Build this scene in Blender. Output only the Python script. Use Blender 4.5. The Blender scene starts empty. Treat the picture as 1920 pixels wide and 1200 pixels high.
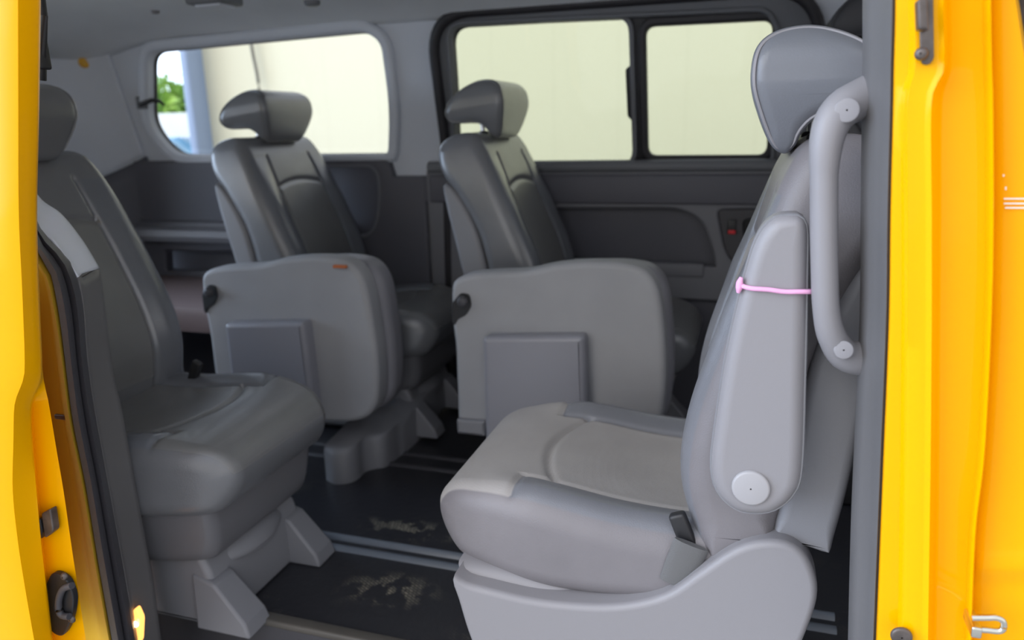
import bpy, bmesh, math, random
import numpy as np
from mathutils import Vector, Matrix
random.seed(4)
S = bpy.context.scene
COL = S.collection
# ------------------------------------------------------------------ camera
F = 1390.0; YAW = math.radians(18); PIT = math.radians(14.7); ROLL = math.radians(1.4)
CP = np.array([0, -.8, .95])
fw = np.array([-math.sin(YAW)*math.cos(PIT), math.cos(YAW)*math.cos(PIT), -math.sin(PIT)])
r0 = np.array([math.cos(YAW), math.sin(YAW), 0.]); u0 = np.cross(r0, fw)
rt = r0*math.cos(ROLL)-u0*math.sin(ROLL); up = u0*math.cos(ROLL)+r0*math.sin(ROLL)
cd = bpy.data.cameras.new('camera'); cam = bpy.data.objects.new('camera', cd); COL.objects.link(cam)
cd.sensor_width = 36; cd.lens = 36*F/1920; cd.clip_start = .02; cd.clip_end = 200
m = Matrix.Identity(4)
for i in range(3):
    m[i][0] = rt[i]; m[i][1] = up[i]; m[i][2] = -fw[i]; m[i][3] = CP[i]
cam.matrix_world = m
cd.dof.use_dof = True; cd.dof.focus_distance = 1.0; cd.dof.aperture_fstop = 3.4
S.camera = cam
# ------------------------------------------------------------------ view and world
S.view_settings.view_transform = 'Standard'; S.view_settings.look = 'None'
S.view_settings.gamma = 1; S.view_settings.use_curve_mapping = False
S.view_settings.exposure = 0.35
W = bpy.data.worlds.new('world'); S.world = W; W.use_nodes = True
nt = W.node_tree; nt.nodes.clear()
def N(t, typ, **k):
    n = t.nodes.new(typ)
    for a, b in k.items(): setattr(n, a, b)
    return n
tc = N(nt, 'ShaderNodeTexCoord'); sep = N(nt, 'ShaderNodeSeparateXYZ'); nt.links.new(tc.outputs['Generated'], sep.inputs[0])
rz = N(nt, 'ShaderNodeValToRGB'); nt.links.new(sep.outputs['Z'], rz.inputs[0])
e = rz.color_ramp.elements
e[0].position = 0.0; e[0].color = (1, .98, .96, 1); e[1].position = .8; e[1].color = (.78, .85, 1.02, 1)
rx = N(nt, 'ShaderNodeMapRange'); nt.links.new(sep.outputs['X'], rx.inputs[0])
rx.inputs[1].default_value = -.5; rx.inputs[2].default_value = -.92; rx.inputs[3].default_value = 0; rx.inputs[4].default_value = 1
mx = N(nt, 'ShaderNodeMixRGB'); mx.inputs[2].default_value = (3.4, 4.2, 5.6, 1)
nt.links.new(rx.outputs[0], mx.inputs[0]); nt.links.new(rz.outputs[0], mx.inputs[1])
bg = N(nt, 'ShaderNodeBackground'); bg.inputs[1].default_value = 1.05
nt.links.new(mx.outputs[0], bg.inputs[0])
wo = N(nt, 'ShaderNodeOutputWorld'); nt.links.new(bg.outputs[0], wo.inputs[0])
sd = bpy.data.lights.new('sun', 'SUN'); sd.energy = 1.05; sd.angle = .9; sd.color = (1, .96, .9)
sun = bpy.data.objects.new('sun', sd); COL.objects.link(sun)
sun.rotation_euler = (math.radians(60), 0, math.radians(-38))

# ------------------------------------------------------------------ helpers
def ray(x, y): return fw*F+rt*(x-960)-up*(y-600)
def P(x, y, X=None, Y=None, Z=None):
    """the point seen at a picture position, on a plane of the van"""
    d = ray(x, y)
    t = (X-CP[0])/d[0] if X is not None else (Y-CP[1])/d[1] if Y is not None else (Z-CP[2])/d[2]
    return CP+d*t
def Yf(z): return 1.6-.26*max(0, z-.83)
def PW(x, y, off=0.):
    Y = 1.6
    for _ in range(12):
        p = P(x, y, Y=Y+off); Y = Yf(p[2])
    return p
def lin(c): return tuple(((v/255)/12.92 if v/255 <= .04045 else ((v/255+.055)/1.055)**2.4) for v in c)+(1,)
def mat(name, col, rough=.5, metal=0, bump=0, scale=300, coat=0, var=0, spec=.5, emit=None, es=0, vs=6, kind='noise'):
    M = bpy.data.materials.new(name); M.use_nodes = True; t = M.node_tree; b = t.nodes['Principled BSDF']
    b.inputs['Base Color'].default_value = col if len(col) == 4 else tuple(col)+(1,)
    b.inputs['Roughness'].default_value = rough; b.inputs['Metallic'].default_value = metal
    b.inputs['Specular IOR Level'].default_value = spec
    b.inputs['Coat Weight'].default_value = coat; b.inputs['Coat Roughness'].default_value = .06
    tcn = N(t, 'ShaderNodeTexCoord')
    if bump:
        if kind == 'noise':
            n = N(t, 'ShaderNodeTexNoise'); n.inputs['Scale'].default_value = scale; n.inputs['Detail'].default_value = 3; o = n.outputs['Fac']
        else:
            n = N(t, 'ShaderNodeTexVoronoi'); n.inputs['Scale'].default_value = scale; n.inputs['Randomness'].default_value = .15; o = n.outputs['Distance']
        t.links.new(tcn.outputs['Object'], n.inputs['Vector'])
        bp = N(t, 'ShaderNodeBump'); bp.inputs['Strength'].default_value = bump; bp.inputs['Distance'].default_value = .002
        t.links.new(o, bp.inputs['Height']); t.links.new(bp.outputs[0], b.inputs['Normal'])
    if var:
        n2 = N(t, 'ShaderNodeTexNoise'); n2.inputs['Scale'].default_value = vs; n2.inputs['Detail'].default_value = 4
        t.links.new(tcn.outputs['Object'], n2.inputs['Vector'])
        mr = N(t, 'ShaderNodeMapRange'); mr.inputs[1].default_value = .3; mr.inputs[2].default_value = .7
        mr.inputs[3].default_value = 1-var; mr.inputs[4].default_value = 1+var
        t.links.new(n2.outputs['Fac'], mr.inputs[0])
        vm = N(t, 'ShaderNodeVectorMath', operation='SCALE'); vm.inputs[0].default_value = tuple(b.inputs['Base Color'].default_value)[:3]
        t.links.new(mr.outputs[0], vm.inputs['Scale']); t.links.new(vm.outputs[0], b.inputs['Base Color'])
    if emit:
        b.inputs['Emission Color'].default_value = emit; b.inputs['Emission Strength'].default_value = es
    return M
M = {}
M['vinyl'] = mat('grey_vinyl', (.24, .235, .255), .45, bump=.12, scale=500, var=.05)
M['fabric'] = mat('warm_grey_perforated_fabric', (.27, .255, .245), .8, bump=.35, scale=420, var=.05, kind='vor')
M['gloss'] = mat('glossy_grey_vinyl', (.21, .22, .245), .3, bump=.1, scale=400, var=.06)
M['seam'] = mat('seam_thread', (.36, .35, .37), .6)
M['plastic'] = mat('light_grey_plastic', (.265, .255, .265), .42, bump=.12, scale=900)
M['shell'] = mat('grey_shell_plastic', (.23, .23, .245), .45, bump=.12, scale=900)
M['tub'] = mat('dark_tub_plastic', (.15, .148, .158), .42, bump=.12, scale=900)
M['cap'] = mat('pale_plastic_cap', (.38, .37, .38), .4)
M['back'] = mat('jump_seat_back_carpet', (.33, .33, .34), .7, bump=.3, scale=900, var=.06)
M['steel'] = mat('steel', (.6, .6, .62), .25, 1)
M['zinc'] = mat('zinc_plated_steel', (.7, .68, .6), .22, 1)
M['black'] = mat('black_plastic', (.018, .018, .02), .45)
M['rubber'] = mat('dark_rubber', (.055, .053, .06), .5, bump=.1, scale=700)
M['pillar_rubber'] = mat('grey_pillar_trim', (.14, .135, .135), .5, bump=.08, scale=700)
M['trimdark'] = mat('dark_grey_trim', (.11, .11, .13), .5, bump=.25, scale=900)
M['trimmid'] = mat('mid_grey_trim', (.18, .18, .2), .5, bump=.2, scale=900)
M['trimlight'] = mat('light_grey_trim', (.66, .69, .75), .6, bump=.2, scale=900)
M['doorgrey'] = mat('door_trim_grey', (.17, .175, .19), .55, bump=.2, scale=900)
M['gasket'] = mat('black_gasket', (.03, .028, .032), .5)
M['winframe'] = mat('black_window_frame', (.02, .019, .022), .45)
M['head'] = mat('headliner', (.76, .78, .80), .9, bump=.3, scale=700, var=.03)
M['yellow'] = mat('yellow_paint', (.95, .44, .0), .3, coat=.15, spec=.08)
M['yellow2'] = mat('yellow_paint_inner', (.80, .50, .05), .35, coat=.15, spec=.2)
M['brown'] = mat('brown_side_shelf', (.2, .15, .15), .6)
M['red'] = mat('red_lock_tab', (.75, .02, .03), .4)
M['orange'] = mat('orange_tag', (.45, .12, .03), .6)
M['pink'] = mat('pink_elastic', (.85, .42, .68), .7)
M['strap'] = mat('grey_webbing', (.13, .13, .13), .38, bump=.3, scale=600)
M['amber'] = mat('amber_lens', (.9, .35, .08), .3, emit=(1, .42, .1, 1), es=1.6)
M['bulb'] = mat('lit_bulb', (1, .8, .5), .3, emit=(1, .75, .4, 1), es=9)
M['white'] = mat('white_print', (.85, .85, .8), .5)
M['rust'] = mat('worn_steel', (.13, .11, .10), .45, .6, var=.3, vs=60)
M['yplug'] = mat('yellow_plug', (.75, .4, .03), .5)
M['asphalt'] = mat('concrete_ground', (.4, .39, .37), .9, bump=.4, scale=60, var=.1)
M['post'] = mat('blue_grey_post', (.3, .38, .55), .5)
M['cable'] = mat('dark_cable', (.16, .15, .13), .6)
M['car'] = mat('white_car_paint', (.9, .92, .95), .2, coat=1)
M['carblue'] = mat('blue_car_paint', (.1, .3, .5), .2, coat=1)
M['carglass'] = mat('dark_car_glass', (.05, .12, .18), .1)
def covermat(name, fro=.72, cols=((.195, .182, .19), (.345, .325, .31), (.185, .188, .205)), ro=.42):
    Mx = mat(name, cols[0], .45); t = Mx.node_tree; b = t.nodes['Principled BSDF']; tcn = N(t, 'ShaderNodeTexCoord')
    def fac(an):
        a = N(t, 'ShaderNodeAttribute', attribute_name=an); r_ = N(t, 'ShaderNodeMapRange'); r_.inputs[1].default_value = -.0015; r_.inputs[2].default_value = .0015
        t.links.new(a.outputs['Fac'], r_.inputs[0]); return r_.outputs[0]
    f, g_ = fac('fab'), fac('gls')
    m1 = N(t, 'ShaderNodeMixRGB'); m1.inputs[1].default_value = cols[0]+(1,); m1.inputs[2].default_value = cols[2]+(1,); t.links.new(g_, m1.inputs[0])
    m2 = N(t, 'ShaderNodeMixRGB'); t.links.new(m1.outputs[0], m2.inputs[1]); m2.inputs[2].default_value = cols[1]+(1,); t.links.new(f, m2.inputs[0])
    n2 = N(t, 'ShaderNodeTexNoise'); n2.inputs['Scale'].default_value = 9; n2.inputs['Detail'].default_value = 5; t.links.new(tcn.outputs['Object'], n2.inputs['Vector'])
    mr = N(t, 'ShaderNodeMapRange'); mr.inputs[1].default_value = .3; mr.inputs[2].default_value = .7; mr.inputs[3].default_value = .93; mr.inputs[4].default_value = 1.07; t.links.new(n2.outputs['Fac'], mr.inputs[0])
    vm = N(t, 'ShaderNodeVectorMath', operation='SCALE'); t.links.new(m2.outputs[0], vm.inputs[0]); t.links.new(mr.outputs[0], vm.inputs['Scale']); t.links.new(vm.outputs[0], b.inputs['Base Color'])
    r1 = N(t, 'ShaderNodeMapRange'); r1.inputs[3].default_value = ro; r1.inputs[4].default_value = ro-.12; t.links.new(g_, r1.inputs[0])
    r2 = N(t, 'ShaderNodeMix'); r2.data_type = 'FLOAT'; t.links.new(f, r2.inputs[0]); t.links.new(r1.outputs[0], r2.inputs[2]); r2.inputs[3].default_value = fro; t.links.new(r2.outputs[0], b.inputs['Roughness'])
    v = N(t, 'ShaderNodeTexVoronoi'); v.inputs['Scale'].default_value = 420; v.inputs['Randomness'].default_value = .15; t.links.new(tcn.outputs['Object'], v.inputs['Vector'])
    v2 = N(t, 'ShaderNodeTexNoise'); v2.inputs['Scale'].default_value = 500; t.links.new(tcn.outputs['Object'], v2.inputs['Vector'])
    mh = N(t, 'ShaderNodeMix'); mh.data_type = 'FLOAT'; t.links.new(f, mh.inputs[0]); t.links.new(v2.outputs['Fac'], mh.inputs[2]); t.links.new(v.outputs['Distance'], mh.inputs[3])
    bp = N(t, 'ShaderNodeBump'); bp.inputs['Strength'].default_value = .2; bp.inputs['Distance'].default_value = .002; t.links.new(mh.outputs[0], bp.inputs['Height']); t.links.new(bp.outputs[0], b.inputs['Normal'])
    return Mx
M['cover'] = covermat('seat_cover')
M['cover2'] = covermat('seat_cover_shaded', .28, ((.16, .163, .172), (.17, .17, .168), (.15, .158, .175)), .26)  # same vinyl as the near seat, glossier; cabin shade put into its darker colour
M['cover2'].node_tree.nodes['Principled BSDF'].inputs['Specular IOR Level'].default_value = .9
def leafmat():
    Mx = mat('hedge_leaves', (.25, .5, .06), .6); t = Mx.node_tree; b = t.nodes['Principled BSDF']
    n = N(t, 'ShaderNodeTexNoise'); n.inputs['Scale'].default_value = 3.5; n.inputs['Detail'].default_value = 6
    r = N(t, 'ShaderNodeValToRGB'); r.color_ramp.elements[0].color = (.12, .3, .06, 1); r.color_ramp.elements[1].color = (.6, .85, .2, 1)
    r.color_ramp.elements[0].position = .35; r.color_ramp.elements[1].position = .65
    t.links.new(n.outputs['Fac'], r.inputs[0]); t.links.new(r.outputs[0], b.inputs['Base Color']); return Mx
M['leaf'] = leafmat()
def glassmat(name, tint, refl=.08):
    Mx = bpy.data.materials.new(name); Mx.use_nodes = True; t = Mx.node_tree; t.nodes.clear()
    tr = N(t, 'ShaderNodeBsdfTransparent'); tr.inputs[0].default_value = tint
    gl = N(t, 'ShaderNodeBsdfGlossy'); gl.inputs['Roughness'].default_value = .02
    fr = N(t, 'ShaderNodeFresnel'); fr.inputs[0].default_value = 1.35
    mi = N(t, 'ShaderNodeMixShader'); o = N(t, 'ShaderNodeOutputMaterial')
    t.links.new(fr.outputs[0], mi.inputs[0]); t.links.new(tr.outputs[0], mi.inputs[1]); t.links.new(gl.outputs[0], mi.inputs[2]); t.links.new(mi.outputs[0], o.inputs[0]); return Mx
M['glass'] = glassmat('clear_glass', (.97, .98, .97, 1))
M['glasst'] = glassmat('tinted_glass', (.84, .86, .80, 1))
def wallmat():
    Mx = mat('cream_cladding', (.84, .82, .68), .8); t = Mx.node_tree; b = t.nodes['Principled BSDF']
    tcn = N(t, 'ShaderNodeTexCoord'); s = N(t, 'ShaderNodeSeparateXYZ'); t.links.new(tcn.outputs['Object'], s.inputs[0])
    a = N(t, 'ShaderNodeMath', operation='PINGPONG'); a.inputs[1].default_value = .25
    t.links.new(s.outputs['X'], a.inputs[0])
    g = N(t, 'ShaderNodeMath', operation='LESS_THAN'); g.inputs[1].default_value = .008; t.links.new(a.outputs[0], g.inputs[0])
    mi = N(t, 'ShaderNodeMixRGB'); mi.inputs[1].default_value = (.74, .70, .53, 1); mi.inputs[2].default_value = (.715, .675, .51, 1)
    t.links.new(g.outputs[0], mi.inputs[0]); t.links.new(mi.outputs[0], b.inputs['Base Color']); return Mx
M['wall'] = wallmat()
def floormat():
    Mx = mat('black_vinyl_floor', (.03, .03, .034), .38); t = Mx.node_tree; b = t.nodes['Principled BSDF']
    tcn = N(t, 'ShaderNodeTexCoord')
    br = N(t, 'ShaderNodeTexBrick'); br.inputs['Scale'].default_value = 40
    mpb = N(t, 'ShaderNodeMapping'); mpb.inputs['Rotation'].default_value = (0, 0, .5)
    t.links.new(tcn.outputs['Object'], mpb.inputs[0]); t.links.new(mpb.outputs[0], br.inputs['Vector'])
    br.inputs['Color1'].default_value = (1, 1, 1, 1); br.inputs['Color2'].default_value = (.5, .5, .5, 1); br.inputs['Mortar'].default_value = (0, 0, 0, 1)
    br.inputs['Mortar Size'].default_value = .04
    n = N(t, 'ShaderNodeTexNoise'); n.inputs['Scale'].default_value = 26; n.inputs['Detail'].default_value = 2
    t.links.new(tcn.outputs['Object'], n.inputs['Vector'])
    n2 = N(t, 'ShaderNodeTexNoise'); n2.inputs['Scale'].default_value = 5.5; n2.inputs['Detail'].default_value = 1
    t.links.new(tcn.outputs['Object'], n2.inputs['Vector'])
    r1 = N(t, 'ShaderNodeMapRange'); r1.inputs[1].default_value = .5; r1.inputs[2].default_value = .56; t.links.new(n.outputs['Fac'], r1.inputs[0])
    r2 = N(t, 'ShaderNodeMapRange'); r2.inputs[1].default_value = .52; r2.inputs[2].default_value = .66; t.links.new(n2.outputs['Fac'], r2.inputs[0])
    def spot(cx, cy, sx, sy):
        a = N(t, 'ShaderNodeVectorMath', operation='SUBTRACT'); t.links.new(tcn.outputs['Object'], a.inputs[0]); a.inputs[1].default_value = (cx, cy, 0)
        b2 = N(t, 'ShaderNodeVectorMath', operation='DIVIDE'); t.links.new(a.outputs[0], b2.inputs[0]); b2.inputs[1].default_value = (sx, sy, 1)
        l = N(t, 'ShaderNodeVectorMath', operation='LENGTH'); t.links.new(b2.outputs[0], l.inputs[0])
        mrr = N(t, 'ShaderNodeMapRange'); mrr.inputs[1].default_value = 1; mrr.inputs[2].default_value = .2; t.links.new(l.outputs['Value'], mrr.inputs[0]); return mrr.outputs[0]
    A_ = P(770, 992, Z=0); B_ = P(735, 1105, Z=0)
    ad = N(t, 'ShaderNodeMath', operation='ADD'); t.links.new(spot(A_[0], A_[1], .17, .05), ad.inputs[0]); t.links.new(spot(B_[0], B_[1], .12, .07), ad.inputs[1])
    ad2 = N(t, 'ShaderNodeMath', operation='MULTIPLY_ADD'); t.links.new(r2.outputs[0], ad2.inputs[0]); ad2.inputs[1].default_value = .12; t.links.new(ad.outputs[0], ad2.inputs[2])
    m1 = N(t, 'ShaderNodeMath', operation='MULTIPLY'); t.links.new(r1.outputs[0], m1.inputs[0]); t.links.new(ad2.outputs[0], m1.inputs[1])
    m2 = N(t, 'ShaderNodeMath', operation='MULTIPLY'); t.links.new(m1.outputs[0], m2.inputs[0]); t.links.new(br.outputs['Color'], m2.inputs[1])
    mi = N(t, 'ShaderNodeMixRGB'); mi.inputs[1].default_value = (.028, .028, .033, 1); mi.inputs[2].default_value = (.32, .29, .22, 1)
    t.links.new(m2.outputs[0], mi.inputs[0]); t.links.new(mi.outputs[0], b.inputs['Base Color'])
    n3 = N(t, 'ShaderNodeTexNoise'); n3.inputs['Scale'].default_value = 60
    t.links.new(tcn.outputs['Object'], n3.inputs['Vector'])
    bp = N(t, 'ShaderNodeBump'); bp.inputs['Strength'].default_value = .25; bp.inputs['Distance'].default_value = .003
    t.links.new(n3.outputs['Fac'], bp.inputs['Height']); t.links.new(bp.outputs[0], b.inputs['Normal'])
    return Mx
M['floor'] = floormat()

def tag(o, label=None, cat=None, group=None, kind=None):
    if label: o['label'] = label
    if cat: o['category'] = cat
    if group: o['group'] = group
    if kind: o['kind'] = kind
    return o
def link(name, me, mats, parent=None, smooth=True, angle=40):
    o = bpy.data.objects.new(name, me); COL.objects.link(o)
    if not isinstance(mats, (list, tuple)): mats = [mats]
    for k in mats: me.materials.append(M[k] if isinstance(k, str) else k)
    if smooth:
        me.polygons.foreach_set('use_smooth', [True]*len(me.polygons))
        if angle: me.set_sharp_from_angle(angle=math.radians(angle))
    if parent: o.parent = parent
    return o
def empty(name, loc=(0, 0, 0), rz=0):
    o = bpy.data.objects.new(name, None); COL.objects.link(o); o.location = loc; o.rotation_euler = (0, 0, rz); o.empty_display_size = .05
    return o
def fromdata(vs, fs, mi=None, fix=True):
    me = bpy.data.meshes.new('m'); me.from_pydata([tuple(map(float, v)) for v in vs], [], fs)
    if mi: me.polygons.foreach_set('material_index', mi)
    if fix:
        b = bmesh.new(); b.from_mesh(me); bmesh.ops.recalc_face_normals(b, faces=b.faces); b.to_mesh(me); b.free()
    me.update(); return me
def cr(pts, n, closed=True):
    """Catmull-Rom through pts, evenly resampled to n points"""
    p = np.array(pts, float); k = len(p); out = []
    segs = k if closed else k-1
    for i in range(segs):
        if closed: a, b, c, d = p[i-1], p[i], p[(i+1) % k], p[(i+2) % k]
        else: a, b, c, d = p[max(i-1, 0)], p[i], p[i+1], p[min(i+2, k-1)]
        for t in np.linspace(0, 1, 12, endpoint=False):
            out.append(.5*((2*b)+(-a+c)*t+(2*a-5*b+4*c-d)*t*t+(-a+3*b-3*c+d)*t**3))
    if not closed: out.append(p[-1])
    out = np.array(out)
    q = np.vstack([out, out[:1]]) if closed else out
    L = np.r_[0, np.cumsum(np.linalg.norm(np.diff(q, axis=0), axis=1))]
    s = np.linspace(0, L[-1], n, endpoint=not closed)
    return np.stack([np.interp(s, L, q[:, j]) for j in range(q.shape[1])], 1)
def rnd(pts, r, n=6):
    """round polygon corners; r a number or list"""
    p = [np.array(q, float) for q in pts]; out = []
    for i in range(len(p)):
        a, b, c = p[i-1], p[i], p[(i+1) % len(p)]
        ri = r[i] if isinstance(r, (list, tuple)) else r
        la, lc = np.linalg.norm(a-b), np.linalg.norm(c-b); d = min(ri, la*.49, lc*.49)
        A = b+(a-b)/la*d; Cc = b+(c-b)/lc*d
        for t in np.linspace(0, 1, n): out.append((1-t)**2*A+2*t*(1-t)*b+t*t*Cc)
    return np.array(out)
def normals2(p):
    d = np.roll(p, -1, 0)-np.roll(p, 1, 0); n = np.stack([d[:, 1], -d[:, 0]], 1); n /= np.linalg.norm(n, axis=1)[:, None]+1e-9
    A = .5*np.sum(p[:, 0]*np.roll(p[:, 1], -1)-np.roll(p[:, 0], -1)*p[:, 1])
    return n if A > 0 else -n           # outward
def pillow(name, prof, Wd, r, mats, parent=None, matfn=None, disp=None, wfn=None, nprof=90, nw=41, dome=.0, y0=0, angle=60, tr=None, flatcap=False, zones=None, cap=None):
    """soft body: a side profile (x,z) carried across width Wd, its ends rounded over r and slightly domed"""
    p = cr(prof, nprof); nn = normals2(p)
    # largest circle that fits inside the profile at each point limits the rounding there
    D = p[None]-p[:, None]; den = -2*np.einsum('ijk,ik->ij', D, nn); q2 = (D**2).sum(2)
    rad = np.where(den > 1e-7, q2/np.maximum(den, 1e-7), 9.).min(1)*.82
    rad = np.array([min(rad[(j+o) % nprof] for o in range(-2, 3)) for j in range(nprof)])
    rad = sum(np.roll(rad, o) for o in range(-3, 4))/7; rad = np.minimum(rad, r)/r
    ts = []; zz_ = []
    h = Wd/2
    inner = np.linspace(-(h-r), h-r, nw)
    ang = np.linspace(0, math.pi/2, 7)[1:]
    rows = [(-(h-r)-r*math.sin(a), r*(1-math.cos(a))) for a in ang[::-1]]+[(v, 0.) for v in inner]+[((h-r)+r*math.sin(a), r*(1-math.cos(a))) for a in ang]
    vs = []; cen = p.mean(0)
    for y, ins in rows:
        t = y/h
        for j in range(nprof):
            x, z = p[j]-nn[j]*ins*rad[j]
            if zones: zz_.append(zones(x, y, z, nn[j]))
            dd = disp(x, y, z, nn[j]) if disp else 0
            x += nn[j][0]*dd; z += nn[j][1]*dd
            w = wfn(x, z) if wfn else 1
            vs.append((x, y0+y*w, z))
    fs = []
    R = len(rows)
    for i in range(R-1):
        for j in range(nprof):
            k = (j+1) % nprof
            fs.append((i*nprof+j, i*nprof+k, (i+1)*nprof+k, (i+1)*nprof+j))
    # caps: shrinking rings
    for side in (0, R-1):
        prev = [side*nprof+j for j in range(nprof)]
        if cap:
            ax = 0 if cap == 'x' else 2; key = [vs[i][ax] for i in prev]
            s_ = int(np.argmin(key)); e_ = int(np.argmax(key))
            c1 = [(s_+k) % nprof for k in range(((e_-s_) % nprof)+1)]; c2 = [(s_-k) % nprof for k in range(((s_-e_) % nprof)+1)]
            i1 = i2 = 0
            while i1 < len(c1)-1 or i2 < len(c2)-1:
                if i2 >= len(c2)-1 or (i1 < len(c1)-1 and key[c1[i1+1]] <= key[c2[i2+1]]):
                    t3 = (c1[i1], c1[i1+1], c2[i2]); i1 += 1
                else: t3 = (c1[i1], c2[i2+1], c2[i2]); i2 += 1
                if len(set(t3)) == 3: fs.append(tuple(prev[q] for q in t3))
            continue
        base = [vs[i] for i in prev]; sg = -1 if side == 0 else 1
        pb = np.array([(v[0], v[2]) for v in base])
        c = pb.mean(0)
        for q in (() if flatcap else (.85, .6, .3)):
            cur = []
            for j in range(nprof):
                a = c+(pb[j]-c)*q
                vs.append((a[0], base[j][1]+sg*dome*(1-q*q), a[1])); cur.append(len(vs)-1); zz_.append((-1, -1))
            for j in range(nprof):
                k = (j+1) % nprof; fs.append((prev[j], prev[k], cur[k], cur[j]))
            prev = cur
        fs.append(tuple(prev))
    mi = None
    if matfn:
        V = np.array(vs); mi = []
        for f in fs:
            c = V[list(f)].mean(0); mi.append(matfn(c[0], c[1]-y0, c[2]))
    if tr: vs = [tr(v) for v in vs]
    me = fromdata(vs, fs, mi)
    if zones:
        for k, an in enumerate(('fab', 'gls')):
            at = me.attributes.new(an, 'FLOAT', 'POINT'); at.data.foreach_set('value', [float(q[k]) for q in zz_])
    o_ = link(name, me, mats, parent, angle=angle)
    if flatcap or cap: wn(o_)
    return o_
def wn(o):
    md = o.modifiers.new('wn', 'WEIGHTED_NORMAL'); md.keep_sharp = True; md.weight = 80; return o
def plate(name, loops, thick, bevel, mp, mats, parent=None, angle=35, res=2):
    """sheet with rounded edges and openings: loops in (u,v), mp maps (u,v,w) to the van"""
    cu = bpy.data.curves.new('c', 'CURVE'); cu.dimensions = '2D'; cu.fill_mode = 'BOTH'
    for lp in loops:
        s = cu.splines.new('POLY'); s.points.add(len(lp)-1); s.use_cyclic_u = True
        for i, q in enumerate(lp): s.points[i].co = (q[0], q[1], 0, 1)
    cu.extrude = max(thick/2-bevel, .0001); cu.bevel_depth = bevel; cu.bevel_resolution = res; cu.offset = -bevel
    o = bpy.data.objects.new('c', cu); COL.objects.link(o)
    dg = bpy.context.evaluated_depsgraph_get(); me = bpy.data.meshes.new_from_object(o.evaluated_get(dg))
    bpy.data.objects.remove(o); me.materials.clear()
    b = bmesh.new(); b.from_mesh(me); bmesh.ops.remove_doubles(b, verts=b.verts, dist=1e-5)
    for v in b.verts: v.co = Vector([float(c) for c in mp(v.co.x, v.co.y, v.co.z)])
    bmesh.ops.recalc_face_normals(b, faces=b.faces); b.to_mesh(me); b.free()
    return wn(link(name, me, mats, parent, angle=angle))
def XZ(Y, slant=False):
    if slant: return lambda u, v, w: (u, Yf(v)+Y+w, v)
    return lambda u, v, w: (u, 1.6+Y+w, v)
def tube(name, path, r, mats, parent=None, n=12, closed=False, sm=0, flat=None, upv=(0, 0, 1)):
    p = np.array(path, float)
    if sm: p = cr(p, sm, closed)
    k = len(p); vs = []; fs = []
    if hasattr(r, '__len__'): r = np.interp(np.linspace(0, 1, k), np.linspace(0, 1, len(r)), r)
    upv = np.array(upv, float)
    for i in range(k):
        if closed: d = p[(i+1) % k]-p[i-1]
        else: d = p[min(i+1, k-1)]-p[max(i-1, 0)]
        d = d/np.linalg.norm(d); a = np.cross(d, upv)
        if np.linalg.norm(a) < 1e-3: a = np.cross(d, (0, 1, 0.01))
        a /= np.linalg.norm(a); b = np.cross(a, d)
        ri = r[i] if hasattr(r, '__len__') else r
        ra, rb = (ri, ri) if not flat else (ri*flat[0], ri*flat[1])
        for j in range(n):
            th = 2*math.pi*j/n; vs.append(p[i]+a*ra*math.cos(th)+b*rb*math.sin(th))
    for i in range(k if closed else k-1):
        for j in range(n):
            q = (j+1) % n; i2 = (i+1) % k
            fs.append((i*n+j, i*n+q, i2*n+q, i2*n+j))
    if not closed: fs.append(tuple(range(n))); fs.append(tuple((k-1)*n+j for j in range(n)))
    return link(name, fromdata(vs, fs), mats, parent, angle=50)
def loft(name, rows, mats, parent=None, closed=False, caps=False, angle=35, thick=0, mi=None, smooth=True):
    """surface through rows of equally many points"""
    n = len(rows[0]); vs = [v for r_ in rows for v in r_]; fs = []; ml = []
    for i in range(len(rows)-1):
        for j in range(n if closed else n-1):
            k = (j+1) % n; fs.append((i*n+j, i*n+k, (i+1)*n+k, (i+1)*n+j)); ml.append(mi(i, j) if mi else 0)
    if caps: fs.append(tuple(range(n))); fs.append(tuple((len(rows)-1)*n+j for j in range(n))); ml += [0, 0]
    me = fromdata(vs, fs, ml)
    o = link(name, me, mats, parent, angle=angle, smooth=smooth)
    if thick:
        md = o.modifiers.new('solid', 'SOLIDIFY'); md.thickness = thick; md.offset = 0
    return o
def box(name, a, b, mats, parent=None, bev=.004, seg=3, rot=None):
    bm = bmesh.new(); bmesh.ops.create_cube(bm, size=1)
    c = (np.array(a)+np.array(b))/2; s = np.abs(np.array(b)-np.array(a))
    for v in bm.verts: v.co = Vector((v.co.x*s[0], v.co.y*s[1], v.co.z*s[2]))
    if bev: bmesh.ops.bevel(bm, geom=list(bm.edges), offset=min(bev, min(s)*.49), segments=seg, profile=.5, affect='EDGES')
    if rot is not None: bmesh.ops.transform(bm, matrix=rot, verts=bm.verts)
    bmesh.ops.translate(bm, vec=Vector(c), verts=bm.verts)
    me = bpy.data.meshes.new('m'); bm.to_mesh(me); bm.free()
    return link(name, me, mats, parent, angle=40)
def disc(name, c, r, axis, thick, mats, parent=None, bev=.002, n=40, sx=1):
    """round cap: a lathe with a rounded rim"""
    ax = np.array(axis, float); ax /= np.linalg.norm(ax)
    a = np.cross(ax, (0, 0, 1.)); a = a/np.linalg.norm(a) if np.linalg.norm(a) > 1e-3 else np.array([1., 0, 0]); b = np.cross(a, ax)
    rows = []
    for rr, h in ((.001, thick), (r-bev*2, thick), (r-bev, thick-bev*.3), (r-bev*.2, thick-bev), (r, thick-bev*2), (r, 0), (.001, 0)):
        rows.append([np.array(c)+a*rr*sx*math.cos(t)+b*rr*math.sin(t)+ax*h for t in np.linspace(0, 2*math.pi, n, endpoint=False)])
    return loft(name, rows, mats, parent, closed=True, angle=40)
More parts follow.
